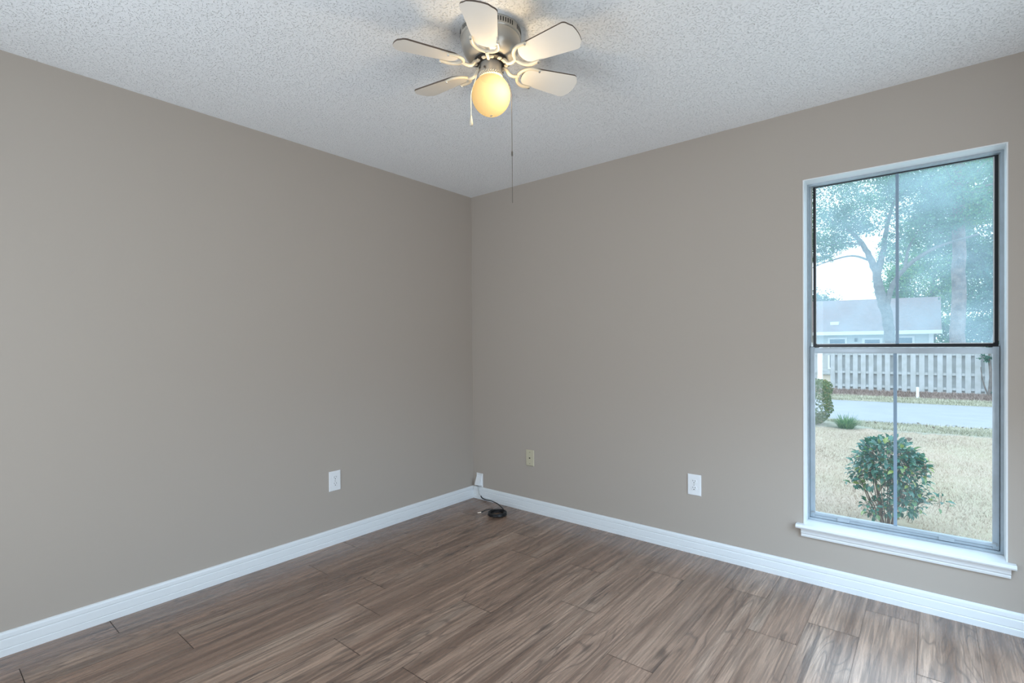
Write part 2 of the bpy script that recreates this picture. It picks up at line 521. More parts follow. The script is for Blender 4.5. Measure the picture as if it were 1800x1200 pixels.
# outer aluminium frame
FX0, FX1, FZ0, FZ1 = OX0 + .004, OX1 - .004, OZ0 + .001, OZ1 - .004
b = MB()
b.box((FX0, .088, FZ0), (FX0 + .009, .150, FZ1)); b.box((FX1 - .011, .088, FZ0), (FX1, .150, FZ1))
b.box((FX0 + .009, .088, FZ1 - .010), (FX1 - .011, .150, FZ1))
b.box((FX0 + .009, .086, FZ0), (FX1 - .011, .150, FZ0 + .012)); b.box((FX0 + .0131, .118, FZ0 + .012), (FX1 - .0136, .150, FZ0 + .022))
b.box((FX0 + .009, .112, FZ0 + .012), (FX0 + .013, .118, FZ1 - .010)); b.box((FX1 - .0135, .112, FZ0 + .012), (FX1 - .011, .118, FZ1 - .010))
fr_ = b.build('window_frame', M['alu'], win)
for x in (FX0 + .0165, FX1 - .0125):
    b = MB()
    b.box((x - .003, .1195, 1.24), (x + .003, .123, FZ1 - .012))
    b.box((x - .002, .114, FZ1 - .06), (x + .002, .1195, FZ1 - .03))
    b.build('balance_channel', M['beige'], fr_)

# lower sash (inner track): x 2.389..3.122
lx0, lx1, lz0, lz1 = FX0 + .010, FX1 - .0140, FZ0 + .013, 1.215
yA, yB = .094, .112
gx0, gx1, gz0, gz1 = lx0 + .022, lx1 - .022, .343, 1.183
b = MB()
b.box((lx0, yA, lz0), (gx0, yB, lz1), bev=.0012); b.box((gx1, yA, lz0), (lx1, yB, lz1), bev=.0012)
b.box((gx0 - .001, yA, gz1), (gx1 + .001, yB, lz1 - .004), bev=.0012)
b.box((gx0 - .001, yA + .003, lz0), (gx1 + .001, yB, lz0 + .011))
b.box((gx0 - .001, yA, lz0 + .013), (gx1 + .001, yB, gz0), bev=.001)
b.box((gx0 - .001, yA + .006, lz0 + .010), (gx1 + .001, yB, lz0 + .014))
low = b.build('lower_sash', M['alu'], win, smooth=30)
b = MB(); b.box((gx0 - .004, .103, gz0 - .004), (gx1 + .004, .106, gz1 + .004)); b.build('pane', M['glass_low'], low)
b = MB(); b.box((2.747, .098, gz0), (2.761, .103, gz1), bev=.001); b.build('muntin', M['muntin'], low)
for xa, xb in ((2.514, 2.568), (2.915, 2.972)):
    b = MB(); b.box((xa, yA - .004, lz0 + .001), (xb, yA + .006, lz0 + .019), bev=.0015); b.build('lift_tab', M['alu'], low)
for xa, s in ((lx0 + .006, 1), (lx1 - .006, -1)):
    b = MB()
    b.tube([(xa, yA - .001, gz0 - .010), (xa, yA - .003, gz0 - .002), (xa + s * .008, yA - .003, gz0 + .001), (xa + s * .02, yA - .002, gz0 - .001)], .0022, 6)
    b.build('corner_clip', M['screw'], low, smooth=40)
# upper sash (outer track), black frame
ux0, ux1, uz0, uz1 = 2.404, 3.1205, 1.214, FZ1 - .002
hx0, hx1, hz0, hz1 = 2.4165, 3.107, 1.229, 2.060
yC, yD = .120, .136
b = MB()
b.box((ux0, yC, uz0), (hx0, yD, uz1)); b.box((hx1, yC, uz0), (ux1, yD, uz1))
b.box((hx0 - .001, yC, hz1), (hx1 + .001, yD, uz1)); b.box((hx0 - .001, yC, uz0), (hx1 + .001, yD, hz0))
b.box((ux0 - .012, yA + .003, uz0 - .002), (ux0 + .028, yC + .002, uz0 + .0035))
b.box((ux1 - .036, yA + .003, uz0 - .002), (ux1 + .001, yC + .002, uz0 + .0035))
ups = b.build('upper_sash', M['black'], win)
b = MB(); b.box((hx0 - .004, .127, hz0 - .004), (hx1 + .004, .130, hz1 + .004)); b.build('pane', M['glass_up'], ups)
b = MB(); b.box((2.755, .122, hz0), (2.768, .127, hz1), bev=.001); b.build('muntin', M['muntin'], ups)
b = MB()
b.box((hx1 - .0045, .1235, hz0), (hx1, .1268, hz1)); b.box((hx0, .1235, hz0), (hx1, .1268, hz0 + .004)); b.box((hx0, .1235, hz0), (hx0 + .002, .1268, hz1))
b.build('glazing_bead', M['trim'], ups)

# ------------------------------------------------------------------ electrical plates
def plate_mb(w, h, d, bev=.004):
    """wall plate standing at y=0, facing -y, with softened front edges"""
    b = MB()
    w2, h2 = w / 2, h / 2
    ring = []
    for (ins, y) in ((0, 0), (0, -d * .45), (bev * .35, -d * .8), (bev, -d), ):
        ring.append([(-w2 + ins, y, -h2 + ins), (w2 - ins, y, -h2 + ins), (w2 - ins, y, h2 - ins), (-w2 + ins, y, h2 - ins)])
    vs = [p for r_ in ring for p in r_]; fs = []
    for i in range(3):
        for k in range(4):
            a, c = i * 4 + k, i * 4 + (k + 1) % 4
            fs.append((a, c, c + 4, a + 4))
    fs += [(3, 2, 1, 0), (12, 13, 14, 15)]
    b.add(vs, fs)
    return b


def make_outlet():
    root = empty('wall_outlet', (0, 0, 0))
    plate_mb(.079, .123, .006).build('cover_plate', M['plate'], root)
    for zc in (.0195, -.0195):
        b = MB()
        prof = []
        for k in range(40):
            a = 2 * PI * k / 40
            prof.append((.0172 * math.cos(a), max(-.0140, min(.0140, .0172 * math.sin(a))) + zc))
        vs = [(x, -.0055, z) for x, z in prof] + [(x, -.0076, z) for x, z in prof] + [(x * .94, -.0082, zc + (z - zc) * .94) for x, z in prof]
        n = 40
        fs = [(i, (i + 1) % n, (i + 1) % n + n, i + n) for i in range(n)] + [(i + n, (i + 1) % n + n, (i + 1) % n + 2 * n, i + 2 * n) for i in range(n)]
        fs.append(tuple(range(2 * n, 3 * n)))
        b.add(vs, fs)
        rec = b.build('receptacle', M['plate'], root)
        for xs_ in (-1, 1):
            s = MB(); s.box((xs_ * .0065 - .0011, -.0087, zc + .0015), (xs_ * .0065 + .0011, -.0070, zc + .0095)); s.build('blade_slot', M['slot'], rec)
        s = MB()
        s.lathe([(.0028, -.0087), (.0028, -.0070)], (0, 0, zc - .0062), 16, 0, Matrix.Rotation(R(90), 4, 'X') @ Matrix.Scale(-1, 4, (0, 0, 1)))
        s.build('ground_hole', M['slot'], rec)
    b = MB(); b.lathe([(.0032, -.0056), (.0032, -.0070), (.0024, -.0076), (0, -.0076)], (0, 0, 0), 16, 0, Matrix.Rotation(R(90), 4, 'X') @ Matrix.Scale(-1, 4, (0, 0, 1)))
    b.build('screw', M['screw'], root, smooth=40)
    return root


oa = make_outlet(); oa.location = (1.810, 0, .405)
tag(oa, 'white duplex wall outlet on the wall with the window', 'outlet', 'duplex wall outlets')
ob = dup(oa, (0, -1.251, .395), R(90))
tag(ob, 'white duplex wall outlet on the left wall without a window', 'outlet', 'duplex wall outlets')

RY = Matrix.Rotation(R(90), 4, 'X') @ Matrix.Scale(-1, 4, (0, 0, 1))
jk = empty('phone_jack', (.588, 0, .399))
tag(jk, 'small ivory telephone jack plate higher up near the room corner', 'wall jack')
b = plate_mb(.073, .118, .0065); b.v = [(x + .588, y, z + .399) for x, y, z in b.v]; b.build('cover_plate', M['ivory'], jk)
b = MB(); b.box((.580, -.0085, .392), (.596, -.0060, .406), bev=.0008); pt = b.build('jack_port', M['ivory'], jk)
b = MB(); b.box((.5825, -.0090, .3945), (.5935, -.0080, .4030)); b.build('port_opening', M['slot'], pt)
for z in (.399 + .042, .399 - .042):
    b = MB(); b.lathe([(.0034, -.006), (.0034, -.0074), (0, -.0082)], (.588, 0, z), 14, 0, RY); b.build('screw', mat('ivory_screw', (.25, .22, .15), .5), jk, smooth=40)

# plate with a hooded cable outlet right above the baseboard in the corner
cp = empty('cable_plate', (.0735, 0, .097))
tag(cp, 'white cable wall plate with a sloped hood resting above the corner baseboard', 'wall plate')
b = plate_mb(.066, .108, .006); b.v = [(x + .0735, y, z + .152) for x, y, z in b.v]; b.build('cover_plate', M['plate'], cp)
b = MB()
hx = ((.050, .097))
pr = [(-.0055, .188), (-.009, .190), (-.012, .188), (-.036, .128), (-.0385, .117), (-.036, .114), (-.0055, .112)]
b.prism(pr, hx[0], hx[1], 0)
hd = b.build('hood', M['plate'], cp, smooth=25)
b = MB(); b.box((.064, -.034, .108), (.086, -.012, .1125), bev=.001); b.build('gland', M['slot'], hd)

# ------------------------------------------------------------------ coiled cable on the floor
cc = empty('coiled_cable', (.445, -.215, 0))
tag(cc, 'coiled black cable with a loose end on the floor by the room corner', 'cable')
def smooth_path(P, n=8):
    P = [Vector(p) for p in P]; out = []
    Q = [P[0] * 2 - P[1]] + P + [P[-1] * 2 - P[-2]]
    for i in range(1, len(Q) - 2):
        a, b_, c, d = Q[i - 1], Q[i], Q[i + 1], Q[i + 2]
        for k in range(n):
            t = k / n
            out.append(.5 * ((2 * b_) + (-a + c) * t + (2 * a - 5 * b_ + 4 * c - d) * t * t + (-a + 3 * b_ - 3 * c + d) * t ** 3))
    out.append(P[-1]); return out
b = MB()
ccx, ccy = .447, -.215
turns = []
e1 = Vector((.771, .637, 0)); e2 = Vector((-.637, .771, 0))
def coilpt(a, ra, rb, z):
    return Vector((ccx, ccy, z)) + e1 * (ra * math.cos(a)) + e2 * (rb * math.sin(a))
start = smooth_path([(.100, -.0195, .030), (.118, -.021, .016), (.160, -.026, .012), (.225, -.045, .022), (.305, -.085, .034), (.375, -.120, .040), (.430, -.150, .038), (.470, -.172, .034)], 8)
loop = []
NT = 9
for k in range(NT * 28):
    a = 1.0 + 2 * PI * k / 28
    tn = k / 28
    w = random.uniform(-.0006, .0006)
    layer = (tn * 1.7) % 3
    rad = .047 + .0085 * (math.sin(tn * 2.3) + 1) * .9 + w
    z = .005 + .016 * (.5 + .5 * math.sin(tn * 1.9 + a * .5))
    loop.append(coilpt(a, rad * 1.05, rad * 1.06, z))
b.tube(start + loop[3:], .0043, 8)
# two ties crossing the bundle and the loose tail
tail = smooth_path([coilpt(2.35, .055, .055, .030), coilpt(2.55, .075, .075, .028), (.352, -.235, .022), (.335, -.250, .012), (.324, -.263, .006)], 6)
b.tube(tail, .0040, 8)
b.build('cable', M['cable'], cc, smooth=60)
b = MB(); d0 = Vector((.324, -.263, .006)); dd = Vector((-.014, -.022, -.001)).normalized()
b.tube([d0 - dd * .004, d0 + dd * .006, d0 + dd * .007, d0 + dd * .022], [.0052, .0052, .0042, .0042], 10)
b.build('connector', M['copper'], cc, smooth=40)
b = MB()
b.tube(smooth_path([(.075, -.023, .109), (.074, -.026, .095), (.074, -.0215, .075), (.078, -.020, .055), (.086, -.0195, .040), (.101, -.0195, .030)], 6), .0026, 8)
b.build('lead', M['lead'], cc, smooth=60)

# ================================================================== ceiling fan
FX, FY = 1.585, -1.527
fan = empty('ceiling_fan', (FX, FY, H))
tag(fan, 'white six-blade flush-mount ceiling fan with a lit globe light', 'ceiling fan')
def Lt(b, prof, seg=48, mat=0, cap=True):
    b.lathe([(r, z) for r, z in prof], (FX, FY, 0), seg, mat, None, cap)
b = MB()
Lt(b, [(.060, H - .001), (.1150, H - .001), (.1165, H - .004), (.1165, H - .030), (.1150, H - .033), (.1125, H - .035), (.1125, H - .040), (.1115, H - .058), (.106, H - .078), (.096, H - .096), (.086, H - .106), (.070, H - .110), (.03, H - .110)])
hous = b.build('motor_housing', M['fan'], fan, smooth=40)
for k in range(72):
    b = MB()
    a = 2 * PI * k / 72
    if (k % 12) in (0, 1): continue
    Mz = Matrix.Translation((FX, FY, 0)) @ Matrix.Rotation(a, 4, 'Z')
    bm = bmesh.new(); bmesh.ops.create_cube(bm, size=1)
    for v in bm.verts: v.co = Vector((.1163 + v.co.x * .0016, v.co.y * .0042, H - .017 + v.co.z * .016))
    b.bm(bm, 0, Mz)
    b.build('vent_slot', M['slot'], hous)
b = MB()
Lt(b, [(.02, H - .108), (.060, H - .110), (.064, H - .114), (.064, H - .122), (.058, H - .126), (.02, H - .126)])
b.build('flywheel', M['dark'], fan, smooth=40)
for k in range(12):
    b = MB()
    a = 2 * PI * (k + .5) / 12
    Mz = Matrix.Translation((FX, FY, 0)) @ Matrix.Rotation(a, 4, 'Z')
    bm = bmesh.new(); bmesh.ops.create_cube(bm, size=1)
    for v in bm.verts: v.co = Vector((.058 + v.co.x * .014, v.co.y * .015, H - .127 + v.co.z * .007))
    bmesh.ops.bevel(bm, geom=bm.edges[:], offset=.002, segments=2, affect='EDGES')
    b.bm(bm, 0, Mz)
    b.build('motor_lug', M['iron'], fan, smooth=40)
# light fitter
ZF = 2.262
b = MB()
Lt(b, [(.020, 2.332), (.0385, 2.332), (.0410, 2.329), (.0410, 2.282), (.0425, 2.279), (.0425, ZF + .004), (.040, ZF), (.02, ZF)])
fit = b.build('light_fitter', M['fan'], fan, smooth=40)
camdir = math.atan2(-2.9931 - FY, 2.8898 - FX)
for a in (camdir - .55, camdir + 1.6, camdir + 3.6):
    b = MB()
    c_ = Vector((FX + .0425 * math.cos(a), FY + .0425 * math.sin(a), 2.2855))
    n_ = Vector((math.cos(a), math.sin(a), 0))
    b.tube([c_ - n_ * .004, c_ + n_ * .003, c_ + n_ * .0031, c_ + n_ * .006], [.0020, .0020, .0042, .0036], 10)
    b.build('thumbscrew', M['brass'], fit, smooth=40)
# rope pattern ring on the neck of the globe
b = MB()
for row, sgn in ((2.2735, 1), (2.2655, -1)):
    for k in range(30):
        a = 2 * PI * (k + (.5 if sgn < 0 else 0)) / 30
        Mz = Matrix.Translation((FX + .0430 * math.cos(a), FY + .0430 * math.sin(a), row)) @ Matrix.Rotation(a, 4, 'Z') @ Matrix.Rotation(R(48 * sgn), 4, 'X')
        b.ball((0, 0, 0), .0042, 8, 6, 0, (.8, 1.45, .72), Mz)
Lt(b, [(.0405, 2.278), (.0425, 2.276), (.0425, 2.262), (.0412, 2.260)], seg=40, cap=False)
ringo = b.build('rope_collar', M['iron'], fan, smooth=50)
b = MB(); Lt(b, [(0, 2.2795), (.0390, 2.2795), (.0392, 2.2795), (.0392, 2.2612), (.030, 2.2606), (0, 2.2606)]); b.build('glare_mask', M['glaremask'], fan, smooth=40)  # near-black insert added to keep the fitter end from glaring through the globe
# globe, open at its neck
b = MB()
GC, GR = 2.197, .0755
prof = []
for i in range(27):
    t = i / 26
    a = -PI / 2 + t * (PI / 2 + R(57))
    prof.append((GR * math.cos(a) * .985, GC + GR * math.sin(a) * 1.03))
prof[0] = (0, GC - GR * 1.03)
prof += [(.0400, 2.2595), (.0405, 2.266)]
vs = []; fs = []; sg = 48
for (r_, z_) in prof:
    for k in range(sg):
        a = 2 * PI * k / sg; vs.append((FX + r_ * math.cos(a), FY + r_ * math.sin(a), z_))
for i in range(len(prof) - 1):
    for k in range(sg):
        p_, q_ = i * sg + k, i * sg + (k + 1) % sg
        fs.append((p_, q_, q_ + sg, p_ + sg))
b.add(vs, fs)
glb = b.build('globe', M['globe'], fan, smooth=60)
b = MB(); Lt(b, [(0, GC - GR * 1.03 - .002), (.004, GC - GR * 1.03 - .0015), (.005, GC - GR * 1.03 + .0005)], seg=16); b.build('globe_tip', M['iron'], glb, smooth=60)
# the bulb's light
ld = bpy.data.lights.new('bulb_light', 'POINT'); ld.energy = 17.5; ld.color = (1.0, .80, .52); ld.shadow_soft_size = .022
lo = bpy.data.objects.new('bulb_light', ld); COL.objects.link(lo); lo.parent = fan
lo.location = Vector((.771 * .020 + .637 * .026, .637 * .020 - .771 * .026, GC - .006 - H))

# blades
def blade_outline():
    pts = []
    r0, r1 = .135, .373
    w0, w1 = .046, .0625
    # root: rounded, sides straight, tip: shallow arc with rounded corners
    for k in range(13):
        a = PI / 2 + PI * k / 12
        pts.append((r0 + .035 + .035 * math.cos(a), w0 * math.sin(a)))
    def corner(cx, cy, a0, a1, rr, n=6):
        return [(cx + rr * math.cos(a0 + (a1 - a0) * k / n), cy + rr * math.sin(a0 + (a1 - a0) * k / n)) for k in range(n + 1)]
    pts += corner(r1 - .034, -w1 + .020, -PI / 2, -R(18), .020)
    for k in range(1, 8):
        y = -w1 + .016 + (2 * w1 - .032) * k / 8
        pts.append((r1 - .014 + .014 * (1 - (y / w1) ** 2), y))
    pts += corner(r1 - .034, w1 - .020, R(18), PI / 2, .020)
    return pts


ZB = 2.306
OUT = blade_outline()
TILT = R(-13)
for k in range(6):
    ang = R(5.2 + 60 * k + (3.2 if k == 2 else 0))
    MA = Matrix.Translation((FX, FY, ZB)) @ Matrix.Rotation(ang, 4, 'Z')
    MT = MA @ Matrix.Rotation(TILT, 4, 'X')
    b = MB()
    n = len(OUT)
    vs = [MT @ Vector((x, y, -.0025)) for x, y in OUT] + [MT @ Vector((x, y, .0030)) for x, y in OUT]
    b.add(vs, [tuple(reversed(range(n)))], 0)
    b.add(vs, [(i, (i + 1) % n, (i + 1) % n + n, i + n) for i in range(n)] + [tuple(range(n, 2 * n))], 1)
    b.build('blade', [M['blade'], M['bladeedge']], fan)
    b = MB()
    # crescent under the blade and the swan-neck arm to the hub
    cr = []
    for i in range(17):
        a = R(-78) + R(156) * i / 16
        cr.append(MT @ Vector((.168 - .052 * math.cos(a), .049 * math.sin(a) / math.sin(R(78)), -.0075)))
    cr = [MT @ Vector((.190, -.0485, -.0075))] + cr + [MT @ Vector((.190, .0485, -.0075))]
    b.tube(cr, [.0055] + [.0075] * (len(cr) - 2) + [.0055], 10, flat=.75)
    arm = smooth_path([MA @ Vector((.052, 0, .013)), MA @ Vector((.066, 0, .004)), MA @ Vector((.080, 0, -.011)), MA @ Vector((.098, 0, -.014)), MT @ Vector((.118, 0, -.009))], 5)
    b.tube(arm, .0066, 10)
    ir = b.build('blade_iron', M['iron'], fan, smooth=60)
    for y in (-.0475, .0475):
        b = MB()
        c_ = MT @ Vector((.186, y, -.0115)); u_ = (MT.to_3x3() @ Vector((0, 0, -1))).normalized()
        b.tube([c_, c_ + u_ * .003], [.0046, .0036], 10)
        b.build('screw', M['screw'], ir, smooth=40)

# pull chains: they hang from the fitter and lie against the globe on either side
cr_ = Vector((.771, .637, 0))     # sideways direction across the globe
C0 = Vector((FX, FY, 0))
b = MB()
lp = smooth_path([C0 - cr_ * .042 + Vector((0, 0, 2.318)), C0 - cr_ * .060 + Vector((0, 0, 2.258)), C0 - cr_ * .0765 + Vector((0, 0, 2.205)), C0 - cr_ * .0775 + Vector((0, 0, 2.16)), C0 - cr_ * .0775 + Vector((0, 0, 2.118))], 6)
b.tube(lp, .0010, 6)
pc = b.build('short_pull_cord', M['cord'], fan, smooth=60)
b = MB(); e_ = C0 - cr_ * .0775
b.lathe([(.0015, 2.120), (.0030, 2.117), (.0052, 2.102), (.0066, 2.092), (.0062, 2.084), (.0042, 2.0815), (0, 2.081)], (e_.x, e_.y, 0), 16)
b.build('pull_knob', M['iron'], pc, smooth=60)
b = MB()
rp = [C0 + cr_ * .042 + Vector((0, 0, 2.318)), C0 + cr_ * .0425 + Vector((0, 0, 2.275)), C0 + cr_ * .060 + Vector((0, 0, 2.262)), C0 + cr_ * .064 + Vector((0, 0, 2.258)), C0 + cr_ * .0705 + Vector((0, 0, 2.235)), C0 + cr_ * .0785 + Vector((0, 0, 2.200)), C0 + cr_ * .0790 + Vector((0, 0, 2.15))]
b.tube(rp, .0007, 6)
z = 2.235
while z > 1.785:
    off_ = .0790 if z < 2.20 else .0790 - (z - 2.2) * .22
    p_ = C0 + cr_ * off_
    b.ball((p_.x, p_.y, z), .00165, 6, 4)
    z -= .0042
p_ = C0 + cr_ * .0790
b.tube([(p_.x, p_.y, 2.16), (p_.x, p_.y, 1.785)], .0006, 5)
ch = b.build('long_pull_chain', M['brass'], fan, smooth=60)
b = MB(); b.tube([(p_.x, p_.y, 1.983), (p_.x, p_.y, 1.979), (p_.x, p_.y, 1.967), (p_.x, p_.y, 1.963)], [.0016, .0030, .0030, .0016], 8); b.build('chain_connector', M['brass'], ch, smooth=60)

# ================================================================== outdoors
def G(y): return -.30 - .009 * min(y, 22)


def strip(name, m, y0, y1, x0=-25, x1=30, dz=0.0, wav=0.0, slope=0.0, nx=120):
    """a strip of ground from y0 to y1; slope skews its long edges, wav makes them ragged"""
    b = MB(); vs = []; fs = []; ny = 6
    for i in range(nx + 1):
        x = x0 + (x1 - x0) * i / nx
        w0 = wav * (random.random() - .5); w1 = wav * (random.random() - .5)
        for j in range(ny + 1):
            a = y0 + slope * (x - 2.4) + w0; c = y1 + slope * (x - 2.4) + w1
            y = a + (c - a) * j / ny
            vs.append((x, y, G(y) + dz))
    for i in range(nx):
        for j in range(ny):
            p = i * (ny + 1) + j; fs.append((p, p + ny + 1, p + ny + 2, p + 1))
    b.add(vs, fs)
    o = b.build(name, m); tag(o, kind='structure'); return o


strip('lawn', M['grass'], T, 60, dz=-.012)
strip('street', M['street'], 9.85, 14.8, dz=-.008, wav=.10, slope=.10, nx=300)
strip('verge', M['verge'], 14.75, 16.7, dz=-.005, wav=.05, slope=.10)
strip('mulch_bed', M['mulch'], 16.6, 24, dz=-.002, wav=.25, slope=.02)
strip('lawn_edge', M['verge'], 8.55, 9.95, dz=-.010, wav=.5, slope=.10, nx=400)


def blades(n, x0, x1, y0, y1, ln, wd, lay, dens=None):
    x = RNG.uniform(x0, x1, n); y = y0 + (y1 - y0) * RNG.uniform(0, 1, n) ** 1.5
    a = RNG.uniform(0, 2 * PI, n); l = ln * RNG.uniform(.5, 1.2, n); t = RNG.uniform(lay, 1.0, n)
    z = -.30 - .009 * y - .012
    dx = np.cos(a) * l * t; dy = np.sin(a) * l * t; dz = l * np.sqrt(np.maximum(0, 1 - t * t)) + .006
    sx = -np.sin(a) * wd; sy = np.cos(a) * wd
    v = np.stack([np.stack([x - sx, y - sy, z], 1), np.stack([x + sx, y + sy, z], 1), np.stack([x + dx, y + dy, z + dz], 1)], 1).reshape(-1, 3)
    f = np.arange(n * 3).reshape(-1, 3)
    return v, f, RNG.uniform(0, 1, n) ** 1.0


v, f, r_ = blades(170000, .2, 6.5, .6, 9.6, .042, .0022, .6)
base_ = v[::3]
keep = np.ones(len(base_), bool)
for (cx_, cy_, q_) in ((2.6, 2.45, .20), (.93, 8.8, .50), (1.58, 8.55, .30)):
    keep &= np.hypot(base_[:, 0] - cx_, base_[:, 1] - cy_) > q_
keep &= base_[:, 1] < 8.6 + .1 * (base_[:, 0] - 2.4)
keep &= (base_[:, 0] > -.1 + .24 * (8.8 - base_[:, 1])) & (base_[:, 0] < 4.2)
v = v.reshape(-1, 3, 3)[keep].reshape(-1, 3); r_ = r_[keep]; f = np.arange(len(v)).reshape(-1, 3)
# greener patches follow a slow pattern over the lawn
pat = np.repeat(.5 + .25 * np.sin(v[::3, 0] * 2.1 + 1.3 * np.sin(v[::3, 1] * 1.3)) + .25 * np.sin(v[::3, 1] * 3.1), 1)
r_ = np.clip(r_ * .6 + .4 * pat, 0, 1)
o = leafmesh('lawn_grass', v, f, r_, M['straw'], None)
tag(o, 'straw coloured dormant grass over the lawn outside the window', 'grass', kind='stuff')


def tufts(name, label, cat, n, x0, x1, f0, f1, ln, wd, m):
    x = RNG.uniform(x0, x1, n); t = RNG.uniform(0, 1, n); y = f0(x) + (f1(x) - f0(x)) * t
    k_ = (np.hypot(x - .93, y - 8.8) > .66) & (np.hypot(x - 1.62, y - 8.55) > .48)
    x, y = x[k_], y[k_]; n = len(x)
    a = RNG.uniform(0, 2 * PI, n); l = ln * RNG.uniform(.4, 1.2, n); q = RNG.uniform(.5, 1, n)
    z = -.30 - .009 * y - .008
    v = np.stack([np.stack([x - np.sin(a) * wd, y + np.cos(a) * wd, z], 1), np.stack([x + np.sin(a) * wd, y - np.cos(a) * wd, z], 1),
                  np.stack([x + np.cos(a) * l * q, y + np.sin(a) * l * q, z + l * np.sqrt(1 - q * q) + .008], 1)], 1).reshape(-1, 3)
    o = leafmesh(name, v, np.arange(3 * n).reshape(-1, 3), np.clip(RNG.beta(1.6, 1.6, n) + .25 * np.sin(x * 3.3) * np.sin(y * 5), 0, 1), m, None)
    tag(o, label, cat, kind='stuff')


tufts('verge_grass', 'pale green and straw grass on the strip across the street', 'grass', 16000, -1.5, 6.5, lambda x: 14.8 + .1 * (x - 2.4), lambda x: 16.55 + .02 * (x - 2.4), .09, .006, M['vergeblade'])
tufts('kerb_grass', 'patchy green grass along the near edge of the street', 'grass', 11000, .6, 4.6, lambda x: 8.7 + .1 * (x - 2.4), lambda x: 9.88 + .1 * (x - 2.4), .06, .004, M['vergeblade'])
tufts('pine_straw', 'brown pine straw mulch along the foot of the fence', 'mulch', 14000, -2, 7, lambda x: 16.8 + 0 * x, lambda x: 18.95 + 0 * x, .14, .006, M['needle'])


def leaves(cent, size, n_up=.3, shape='diamond', aspect=.5, jitter=.4):
    """leaf cards at the given points"""
    n = len(cent)
    d = RNG.normal(size=(n, 3)); d[:, 2] += n_up * RNG.normal(size=n); d /= np.linalg.norm(d, axis=1)[:, None]
    q = RNG.normal(size=(n, 3)); s = np.cross(d, q); s /= np.linalg.norm(s, axis=1)[:, None]
    l = (size * (1 + jitter * RNG.uniform(-1, 1, n)))[:, None]
    a = cent - d * l * .5; c = cent + d * l * .5
    p1 = cent + s * l * aspect * .5 - d * l * .05; p2 = cent - s * l * aspect * .5 - d * l * .05
    v = np.stack([a, p1, c, p2], 1).reshape(-1, 3)
    return v, np.arange(4 * n).reshape(-1, 4)


def cloud(ells, hollow=.55):
    """points in ellipsoids (cx,cy,cz,rx,ry,rz,n), gathered into tufts"""
    out = []
    for (cx, cy, cz, rx, ry, rz, n) in ells:
        nt_ = max(6, n // 22)
        d = RNG.normal(size=(nt_, 3)); d /= np.linalg.norm(d, axis=1)[:, None]
        rad = (hollow + (1 - hollow) * RNG.uniform(0, 1, nt_))[:, None]
        tc_ = d * rad * np.array([rx, ry, rz]) + np.array([cx, cy, cz])
        idx = RNG.integers(0, nt_, n)
        sp = .16 * (rx * ry * rz) ** (1 / 3)
        out.append(tc_[idx] + RNG.normal(size=(n, 3)) * np.array([sp * 1.25, sp * 1.25, sp * .6]))
    return np.concatenate(out)


def branches(b, paths):
    for P, r0, r1 in paths:
        pp = smooth_path(P, 6); n = len(pp)
        b.tube([p + Vector((random.uniform(-1, 1), random.uniform(-1, 1), 0)) * r0 * .12 for p in pp], [r0 + (r1 - r0) * i / (n - 1) for i in range(n)], 10)


def tree(name, label, loc, paths, ells, leafm, barkm, size, group, twigs=0, hollow=.55, aspect=.5, dens=1.7):
    t = empty(name, loc); tag(t, label, 'tree', group)
    b = MB(); branches(b, paths)
    b.build('trunk', barkm, t, smooth=60)
    ells = [(*e[:6], int(e[6] * dens)) for e in ells]
    pts = cloud(ells, hollow)
    v, f = leaves(pts, size, aspect=aspect)
    zz = pts[:, 2]; rr = np.clip(RNG.beta(2, 2.4, len(pts)) + .12 * np.sin(pts[:, 0] * 2.3 + pts[:, 2] * 1.7), 0, 1)
    leafmesh('foliage', v, f, rr, leafm, t)
    if twigs:
        tb = MB()
        for _ in range(twigs):
            e = ells[random.randrange(len(ells))]
            c_ = Vector((e[0] + random.uniform(-1, 1) * e[3] * .8, e[1] + random.uniform(-.6, .6) * e[4], e[2] + random.uniform(-1, 1) * e[5] * .8))
            d_ = Vector((random.uniform(-1, 1), random.uniform(-.6, .6), random.uniform(-.5, .6))).normalized()
            l_ = random.uniform(.5, 1.3)
            tb.tube(smooth_path([c_, c_ + d_ * l_ * .5 + Vector((0, 0, random.uniform(-.1, .15))), c_ + d_ * l_], 3), [.012, .011, .010, .008, .007, .006, .005], 5)
        tag(tb.build('twigs', barkm, t), kind='stuff')
    return t


